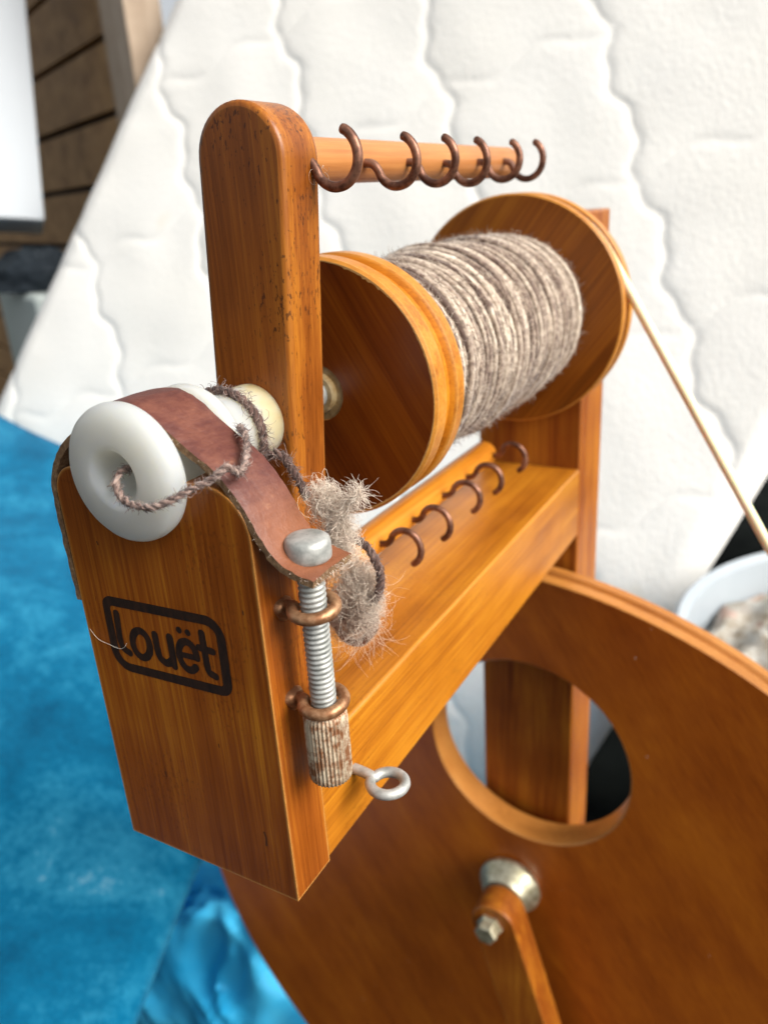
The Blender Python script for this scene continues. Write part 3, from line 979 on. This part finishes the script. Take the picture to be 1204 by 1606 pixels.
# two screw eyes that guide the bolt
def screw_eye(name, c, r, wire, z, tilt, tipx, parent, mat, base_dir=PI, gap=0.35):
    pts = [Vector((tipx, c[1] - 0.4, z - 1.6)), Vector((c[0] - r - 2.2, c[1] - 0.4, z - 0.9))]
    for i in range(33):
        a = base_dir + 0.25 + (2 * PI - 0.55) * i / 32
        x, y = r * math.cos(a), r * math.sin(a)
        pts.append(Vector((c[0] + x, c[1] + y, z + tilt * y + 0.5 * (i / 32 - 0.5))))
    v_, f_ = tube(smooth_path(pts, 3), rounded(-1, 1, wire, 0.02), 12)
    return build(name, v_, f_, mat, parent, angle=60)
screw_eye('screw_eye', (BX, BY), 5.75, 1.75, 100.2, 0.10, 66, sw, M['brass'])
screw_eye('screw_eye', (BX, BY), 5.75, 1.75, 70.6, 0.10, 66, sw, M['brass'])
for z_ in (98.0, 69.0):
    v_, f_ = lathe([(0.3, 69.6), (3.4, 69.6), (3.3, 71.0), (2.5, 72.0), (0.3, 72.0)], (BY - 0.4, z_), 'X', 20, f=lambda a, r, t: r * (1 + 0.15 * math.sin(3 * a)))
    build('eye_collar', v_, f_, M['brass'], sw, angle=50)
# grey screw eye on the side of the beam
pts = [Vector((64, 38, 22.3)), Vector((72, 37.6, 22.3)), Vector((76.2, 37.0, 22.3))]
for i in range(34):
    a = PI - 0.15 - (2 * PI - 0.35) * i / 33
    pts.append(Vector((83.2 + 5.7 * math.cos(a), 36.1 + 5.7 * math.sin(a), 22.3 - 0.8 * (1 - i / 33) + 0.4)))
v_, f_ = tube(smooth_path(pts, 3), rounded(-1, 1, 1.8, 0.02), 12)
build('screw_eye', v_, f_, M['zinc'], sw, angle=60)

# ================================================================== FLYER
fl = empty('flyer', AX, 59, AZ)
tag(fl, 'wooden flyer arm with hooked rods and milky white orifice', 'flyer')
v_, f_ = lathe([(4.2, 48), (4.2, 6), (4.8, 2), (5.6, -2), (6.5, -5.6), (7.2, -7.6), (7.7, -8.5), (8.3, -8.95), (9.2, -9.05), (12.5, -8.9), (15.4, -8.4), (17.2, -7.6), (18.3, -6.6), (18.9, -5.2), (19.05, -3.8), (18.8, -2.3),
                (17.6, -1.2), (15.2, -0.6), (14.6, 0.3), (14.3, 18.2), (14.8, 18.9), (17.0, 19.3), (17.9, 20.2), (18.0, 22.2), (17.2, 23.6), (13.4, 25.4), (12.0, 28), (11.7, 34), (11.7, 50.0), (4.2, 50.0)],
               (AX, AZ), 'Y', 80)
build('orifice', v_, f_, M['plastic'], fl, angle=50)
# arm: one bar through the axis, tilted by 4.35 degrees
PHI = 0.0759
def armp(x, z):
    c_, s_ = math.cos(PHI), math.sin(PHI)
    return (AX + x * c_ + z * s_, AZ - x * s_ + z * c_)
HA, TOPZ = 15.0, 90.5
out = [armp(HA * math.cos(PI * i / 24), TOPZ - HA + HA * math.sin(PI * i / 24)) for i in range(25)]
out += [armp(-HA * math.cos(PI * i / 24), -(TOPZ - HA) - HA * math.sin(PI * i / 24)) for i in range(25)]
v_, f_ = prism(out, 50.2, 68.7)
arm = build('arm', v_, f_, M['wood_arm'], fl, bevel=1.7)
UX, UZ = 41.0, 212.4
LX, LZ = 29.0, 64.0
def rod(cx, cz, y1, mat):
    v_, f_ = lathe([(0.2, 66), (6.9, 66), (6.9, y1 - 2.2), (6.4, y1 - 0.9), (5.2, y1), (0.2, y1)], (cx, cz), 'Y', 40)
    return build('rod', v_, f_, mat, fl, angle=50)
ru = rod(UX, UZ, 259, M['wood_rod'])
rl = rod(LX, LZ, 256, M['wood_rod2'])
def hook(x0, z0, y, sgn, parent, mat, r=7.7, wire=1.48, yaw=0.0, open_=0.0):
    pts = [Vector((-3, 0, 0)), Vector((0.5, 0, 0)), Vector((3.2, 0, -0.6))]
    cx, cz = 12.0, 0.0
    for i in range(15):
        a = PI + 0.35 + (PI * 1.42 + open_ - 0.35) * i / 14
        rr = r * (0.97 + 0.05 * math.sin(i * 0.5))
        pts.append(Vector((cx + rr * math.cos(a), 0, cz + rr * math.sin(a))))
    out = []
    for p in smooth_path(pts, 4):
        out.append(Vector((x0 + p.x * math.cos(yaw), y + p.x * math.sin(yaw), z0 + sgn * p.z)))
    v_, f_ = tube(out, rounded(-1, 1, wire, 0.03), 10)
    return build('hook', v_, f_, mat, parent, angle=60)
hook(51.4, 211.6, 65.0, 1, arm, M['rust'], yaw=0.02)
for y in (108.5, 139.5, 170.8, 205.5, 236.5):
    hook(47.6, 211.8 + rnd(-0.6, 0.6), y, 1, ru, M['rust'], yaw=rnd(-0.10, 0.10), r=7.7 + rnd(-0.3, 0.3), open_=rnd(-0.1, 0.1))
hook(46.0, 63.5, 65.0, -1, arm, M['rust'])
hook(45.6, 62, 62.5, 1, arm, M['rust'], r=7.2)
for y in (122.2, 152.1, 184.3, 213.1, 250.4):
    hook(35.7, 64.2 + rnd(-0.4, 0.4), y, -1, rl, M['rust'], yaw=rnd(-0.08, 0.08), r=7.6, open_=-0.05)

# ================================================================== BOBBIN
bo = empty('bobbin', AX, 190, AZ)
tag(bo, 'wooden bobbin filled with grey-brown handspun wool on the flyer', 'bobbin')
def flange(name, y0, t, r, g0, g1, gd, mat_face, hub):
    prof = [(hub, y0), (r - 1.0, y0), (r, y0 + 0.9), (r, y0 + g0 - 0.8), (r - 0.8, y0 + g0), (r - gd, y0 + g0 + 0.8), (r - gd, y0 + g1 - 0.8), (r - 0.8, y0 + g1), (r, y0 + g1 + 0.8), (r, y0 + t - 0.9), (r - 1.0, y0 + t), (hub, y0 + t)]
    n_ = 128
    v_, f_ = lathe(prof, (AX, AZ), 'Y', n_)
    o = build(name, v_, f_, [mat_face, M['rim'], M['groove']], bo, angle=28)
    mi = []
    me = o.data
    for p in me.polygons:
        c_ = p.center
        mi.append(0 if abs(p.normal.y) > 0.9 and math.hypot(c_.x / S - AX, c_.z / S + FZ - AZ) < r - 1.2 else (2 if math.hypot(c_.x / S - AX, c_.z / S + FZ - AZ) < r - gd + 0.8 else 1))
    me.polygons.foreach_set('material_index', mi)
    return o
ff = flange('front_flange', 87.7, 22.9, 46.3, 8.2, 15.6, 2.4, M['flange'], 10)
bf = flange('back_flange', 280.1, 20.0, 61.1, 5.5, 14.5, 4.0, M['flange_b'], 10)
vs_, fs = [], []
NE = 420
for i in range(NE):
    a = 2 * PI * i / NE
    chip = max(0, noise.noise(Vector((math.cos(a) * 4, math.sin(a) * 4, 1)))) * (0.5 + 3.2 * max(0, noise.noise(Vector((math.cos(a) * 26, math.sin(a) * 26, 4)))))
    for r, y in ((46.3 - 1.0, 87.685), (46.3 - 1.15 - 0.25 - chip, 87.685)):
        vs_.append((AX + r * math.cos(a), y, AZ + r * math.sin(a)))
for i in range(NE):
    j = (i + 1) % NE
    fs.append((2 * i, 2 * j, 2 * j + 1, 2 * i + 1))
build('chipped_edge', vs_, fs, wood('bare_chipped_wood', 'X', seed=21, rough=0.6, coat=0, dark=(0.40, 0.19, 0.05), mid=(0.58, 0.33, 0.11), light=(0.70, 0.45, 0.18)), ff, angle=180)
v_, f_ = lathe([(5, 85.6), (6.6, 85.6), (7.3, 86.2), (7.4, 88), (10.4, 88.5), (10.4, 112), (5, 112)], (AX, AZ), 'Y', 40)
build('bushing', v_, f_, plain('grimy_amber_nylon', (0.20, 0.11, 0.03), (0.46, 0.38, 0.22), 160, 0.4), ff, angle=40)
v_, f_ = lathe([(4.9, 68.75), (4.9, 302), (1, 302), (1, 68.75)], (AX, AZ), 'Y', 24)
build('spindle', v_, f_, M['zinc'], fl, angle=40)
v_, f_ = lathe([(6, 110), (14, 110), (14, 281), (6, 281)], (AX, AZ), 'Y', 32)
build('core', v_, f_, M['wood_rod'], bo, angle=40)

def yr(y):
    t = (y - 111) / (279 - 111)
    return 33.8 + 6.6 * math.sin(PI * (0.10 + 0.62 * t)) + 0.9 * math.sin(t * 19) + 0.7 * math.sin(t * 47 + 1) + (-3.0 if t < 0.02 else 0)
vs_, fs, tones = [], [], []
# core fill toned dark, painting the shade in gaps between strands
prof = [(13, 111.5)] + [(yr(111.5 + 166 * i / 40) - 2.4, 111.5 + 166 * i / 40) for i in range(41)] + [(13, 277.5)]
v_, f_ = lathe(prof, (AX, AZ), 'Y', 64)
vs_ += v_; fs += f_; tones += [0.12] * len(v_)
layers = 5
tn = 0.5
for L in range(layers):
    y = 112.2 if L % 2 == 0 else 277
    dirn = 1 if L % 2 == 0 else -1
    pts, tl = [], []
    a = rnd(0, 6)
    off = -1.2 + 0.7 * L
    wr_ = 1.25
    step = 36
    stepy = (2.0, 2.3, 3.1, 5.0, 9.0)[L] / step
    jit = 0
    while 112 <= y <= 277.4:
        for i in range(step):
            a += 2 * PI / step
            y += dirn * stepy * rnd(0.6, 1.4)
            jj = noise.noise(Vector((y * 0.33 + L * 50, a * 0.06, 0))) * 2.4
            yy = min(278, max(111.7, y + jj + 1.6 * noise.noise(Vector((math.cos(a) * 2, math.sin(a) * 2, y * 0.05 + L)))))
            r = yr(yy) + off + 0.9 * noise.noise(Vector((y * 0.5, a * 0.35, L)))
            pts.append(Vector((AX + r * math.cos(a), yy, AZ + r * math.sin(a))))
            tl.append(0.44 + 0.65 * noise.noise(Vector((y * 0.21 + 13 * L, 0, 3))) + 0.42 * noise.noise(Vector((y * 1.1, a * 0.5, 7 + L))))
    b = len(vs_)
    thick = [wr_ * (1 + 0.6 * noise.noise(Vector((i * 0.16, L, 0)))) for i in range(len(pts))]
    tube(pts, lambda t: thick[int(t * (len(pts) - 1))], 6, False, False, vs_, fs)
    for q in tl: tones += [q] * 6
for _ in range(26000):
    y = rnd(111.8, 277.5); a = rnd(0, 2 * PI)
    r = yr(y) + rnd(-0.2, 2.0)
    er = Vector((math.cos(a), 0, math.sin(a))); et = Vector((-math.sin(a), 0, math.cos(a)))
    p = Vector((AX, y, AZ)) + er * r
    hair(vs_, fs, tones, p, et * random.choice((-1, 1)) * 1.6 + er * rnd(-0.05, 0.45) + Vector((0, rnd(-0.5, 0.5), 0)), rnd(2.0, 6.5), 0.35, rnd(0.07, 0.16), 4, random.choice((rnd(0.0, 0.4), rnd(0.4, 1.0))))
o = build('wound_wool', vs_, fs, M['wool'], bo, angle=180)
set_tone(o, tones); o['kind'] = 'stuff'; o['label'] = 'grey-brown wool yarn wound on the bobbin'

# ------------------------------------------------------------------ drive band
r1, r2 = 57.4, RW - 3.6
Yb1, Yb2 = 290.2, 286.5
c1, c2 = Vector((AX, AZ)), Vector((XW, ZW))
u = (c2 - c1); dd = u.length; u /= dd
ca = (r1 - r2) / dd; sa = math.sqrt(1 - ca * ca)
nR = u * ca + Vector((-u.y, u.x)) * sa
nL = u * ca - Vector((-u.y, u.x)) * sa
def angv(v): return math.atan2(v.y, v.x)
pts = []
def wheel_pt(v): 
    x, z = XW + r2 * v.x, ZW + r2 * v.y
    return Vector((x, YW + 11.5 + wy(x, z), z))
aR_, aL_ = angv(nR), angv(nL)
aL2 = aL_ if aL_ > aR_ else aL_ + 2 * PI
for i in range(25):
    a = aR_ + (aL2 - aR_) * i / 24
    pts.append(Vector((AX + r1 * math.cos(a), Yb1, AZ + r1 * math.sin(a))))
pe = wheel_pt(nL)
for i in range(1, 12):
    pts.append(pts[24].lerp(pe, i / 12))
end = aR_ + 2 * PI
for i in range(65):
    a = aL2 + (end - aL2) * i / 64
    pts.append(wheel_pt(Vector((math.cos(a), math.sin(a)))))
ps, p0 = pts[-1], pts[0]
for i in range(1, 12):
    pts.append(ps.lerp(p0, i / 12))
v_, f_ = tube(pts, 2.6, 10, True)
o = build('drive_band', v_, f_, M['cord'], angle=180)
tag(o, 'pale yellow plastic drive band running from bobbin to drive wheel', 'cord')

# ================================================================== YARN AND FLEECE
def plied(name, path, r, mat, label, pitch=5.0, sub=10, fuzz=140, fl_=(1.0, 3.0), tone=0.45, cat='yarn', taper=False):
    P = smooth_path(path, sub)
    vs_, fs, tones = [], [], []
    L_ = [0]
    for i in range(1, len(P)): L_.append(L_[-1] + (P[i] - P[i - 1]).length)
    # resample evenly
    N = max(20, int(L_[-1] / 0.55))
    Q = []
    k = 0
    for i in range(N + 1):
        s_ = L_[-1] * i / N
        while k < len(L_) - 2 and L_[k + 1] < s_: k += 1
        t = (s_ - L_[k]) / max(1e-6, L_[k + 1] - L_[k])
        Q.append(P[k].lerp(P[k + 1], t))
    up = Vector((0.3, 0.5, 0.8))
    frames = []
    for i in range(N + 1):
        t = (Q[min(i + 1, N)] - Q[max(i - 1, 0)]).normalized()
        up = (up - t * up.dot(t)).normalized()
        frames.append((t, up.copy(), t.cross(up)))
    for ply in range(2):
        pts = []
        for i in range(N + 1):
            a = 2 * PI * (L_[-1] * i / N) / pitch + PI * ply
            pts.append(Q[i] + frames[i][1] * (0.55 * r * math.cos(a)) + frames[i][2] * (0.55 * r * math.sin(a)))
        b = len(vs_)
        tube(pts, lambda t: 0.62 * r * (1 + 0.18 * math.sin(t * 40 + ply)), 7, False, True, vs_, fs)
        m_ = len(vs_) - b
        tones += [tone + 0.25 * noise.noise(Vector((q * 0.02, ply * 5, r))) + 0.1 * (ply - 0.5) for q in range(m_)]
    for _ in range(fuzz):
        i = random.randrange(N)
        d = frames[i][0] * rnd(-1, 1) + rvec() * 0.8
        hair(vs_, fs, tones, Q[i] + rvec() * r * 0.8, d, rnd(*fl_), 0.6, rnd(0.07, 0.13), 5, rnd(0.4, 1.0))
    # fibres laid along the twist
    for _ in range(fuzz * 2):
        i = random.randrange(N)
        q = rvec(); q = (q - frames[i][0] * q.dot(frames[i][0])).normalized()
        hair(vs_, fs, tones, Q[i] + q * r * 1.02, frames[i][0] + frames[i][0].cross(q) * 0.9, rnd(1.0, 2.2), 0.25, rnd(0.07, 0.13), 4, rnd(0.1, 0.95))
    o = build(name, vs_, fs, mat, angle=180)
    set_tone(o, tones)
    tag(o, label, cat)
    return o
plied('yarn_end', [(35, 16, 136), (36, 6, 137.5), (37.4, -5, 139.3), (38.0, -9.5, 138.9), (39.1, -11.8, 136.0), (43.4, -13.0, 133.5), (50.8, -13.4, 133.3), (56.4, -11.8, 135.0), (60.7, -8.5, 137.4),
                   (64.9, -5.0, 139.4), (67.6, -2.2, 141.8), (67.2, 3, 138.6), (63.6, 11, 142.0), (59.6, 15.5, 144.6), (54.0, 20.4, 144.6)], 0.86, M['wool_dark'],
      'twisted grey-brown yarn end looping out of the white orifice', fuzz=420, tone=0.82)
wrap = []
for i in range(15):
    a = math.radians(120 - i * 12.5)
    wrap.append((AX + 12.9 * math.cos(a), 37.0 + 0.24 * (i - 7) * 1.1, AZ + 12.9 * math.sin(a)))
wrap += [(50.5, 40, 131), (54.5, 42, 124.5), (57, 44, 116)]
plied('yarn_wrap', wrap, 1.25, M['wool_dark'], 'dark fuzzy yarn wrapped round the white tube at the flyer arm', fuzz=420, tone=0.3, fl_=(1.5, 6))
plied('yarn_knot', [(60, 52, 106), (62.5, 55, 103.5), (64.6, 55, 100.0), (69.0, 55, 98.0), (72.3, 55, 94.3), (74.6, 55, 88.3), (72.5, 56, 79.8), (66.6, 58, 73.2), (58.5, 59, 70), (54, 60, 64)], 1.3, M['wool_dark'],
      'dark looped yarn caught with fleece behind the tension bolt', fuzz=300, tone=0.4, fl_=(1, 4))

def ringlet(vs_, fs, tones, c_, R_, turns, drift, r, tone):
    """a crimped fibre: loose loops that wander through the clump"""
    a1 = rvec(); b1 = a1.cross(rvec()).normalized(); a1 = b1.cross(a1.orthogonal()).normalized()
    a1 = (a1 - b1 * a1.dot(b1)).normalized()
    n_ = int(10 * turns) + 4
    ph = rnd(0, 6)
    pts = []
    for i in range(n_ + 1):
        t = i / n_
        a = ph + 2 * PI * turns * t
        rr = R_ * (0.75 + 0.45 * math.sin(3.3 * t + ph))
        pts.append(c_ + a1 * rr * math.cos(a) + b1 * rr * math.sin(a) + drift * (t - 0.5))
    b = len(vs_)
    tube(pts, lambda t: r * (1 - 0.4 * t), 3, False, False, vs_, fs)
    tones += [min(1, max(0, tone + rnd(-0.3, 0.3)))] * (len(vs_) - b)

def tuft(name, blobs, count, label, mat, loop=(0.8, 3.4), r=(0.038, 0.07), extra=None):
    vs_, fs, tones = [], [], []
    for _ in range(count):
        c_, rad, tn, dv = random.choices(blobs, weights=[b[1][0] * b[1][2] for b in blobs])[0]
        q = rvec() * (random.random() ** 0.55)
        p = Vector(c_) + Vector((q.x * rad[0], q.y * rad[1], q.z * rad[2]))
        tang = rvec().cross(q.normalized() if q.length > 0 else Vector((0, 0, 1)))
        ringlet(vs_, fs, tones, p, rnd(*loop), rnd(0.7, 2.2), tang * rnd(2, 8), rnd(*r), tn)
    if extra: extra(vs_, fs, tones)
    o = build(name, vs_, fs, mat, angle=180)
    set_tone(o, tones)
    tag(o, label, 'fleece')
    return o
def wisp(vs_, fs, tones):
    path = smooth_path([(78, 27, 108), (79, 27.5, 116), (81.5, 27, 121.5), (84.5, 27, 125.5), (87.5, 27, 128)], 8)
    for _ in range(700):
        i = random.randrange(len(path) - 4)
        w = 2.2 * (1 - i / len(path)) + 0.5
        hair(vs_, fs, tones, path[i] + rvec() * w * 0.6, (path[i + 3] - path[i]).normalized() + rvec() * 0.35, rnd(3, 8), 0.45, rnd(0.04, 0.08), 7, rnd(0.6, 0.95))
def strays(vs_, fs, tones):
    for _ in range(170):
        q = rvec()
        p = Vector((63, 58, 76)) + Vector((q.x * 8, q.y * 5, q.z * 14))
        hair(vs_, fs, tones, p, q + rvec() * 1.2, rnd(6, 16), rnd(0.15, 0.5), 0.045, 16, rnd(0.5, 1.0))
    for _ in range(260):                        # drawn-out strands that run through the clump
        z_ = rnd(62, 94)
        p = Vector((60 + 9 * math.sin(z_ * 0.2), 55 + rnd(-4, 3), z_)) + rvec() * 3
        hair(vs_, fs, tones, p, Vector((0.5 * math.cos(z_ * 0.2), 0, -1)) + rvec() * 0.4, rnd(8, 18), rnd(0.1, 0.3), 0.05, 14, rnd(0.2, 0.9))
tuft('fleece_wisp', [((75.5, 27, 123), (5.5, 4, 6), 0.8, None), ((78.5, 28, 113), (5.5, 4, 7), 0.62, None), ((74, 30, 108), (5, 4, 6), 0.5, None)], 1000,
     'pale curly fleece wisp sticking up beside the flyer arm', M['fleece'], extra=wisp)
tuft('fleece_clump', [((62, 58, 82), (9, 6, 12), 0.78, None), ((60, 60, 69), (9, 6, 8), 0.45, None), ((68, 57, 77), (6, 5, 12), 0.65, None), ((57, 60, 62), (8, 5, 5), 0.4, None)], 1900,
     'grey-brown fleece clump hanging on the hook behind the tension bolt', M['fleece'], extra=strays)
# a few loose hairs: on the first hook and across the brand
vs_, fs, tones = [], [], []
for _ in range(14):
    ringlet(vs_, fs, tones, Vector((57.5, 66, 207.5)) + rvec() * 1.8, rnd(0.8, 2.0), rnd(0.6, 1.4), rvec() * rnd(1, 4), 0.05, 0.9)
o = build('hair_snag', vs_, fs, M['fleece'], angle=180); set_tone(o, tones)
tag(o, 'tiny snag of pale hairs caught on the first upper hook', 'fibre')
vs_, fs, tones = [], [], []
v_, f_ = tube(smooth_path([(1.5, -0.5, 81.2), (5, -0.9, 78.6), (9, -0.5, 77.4), (13, -0.4, 76.8), (16, -0.9, 78.3), (17.2, -0.6, 79.8)], 8), 0.06, 4)
o = build('loose_hair', v_, f_, M['fleece'], angle=180); set_tone(o, [0.95] * len(o.data.vertices))
tag(o, 'single pale hair lying across the burned brand', 'fibre')
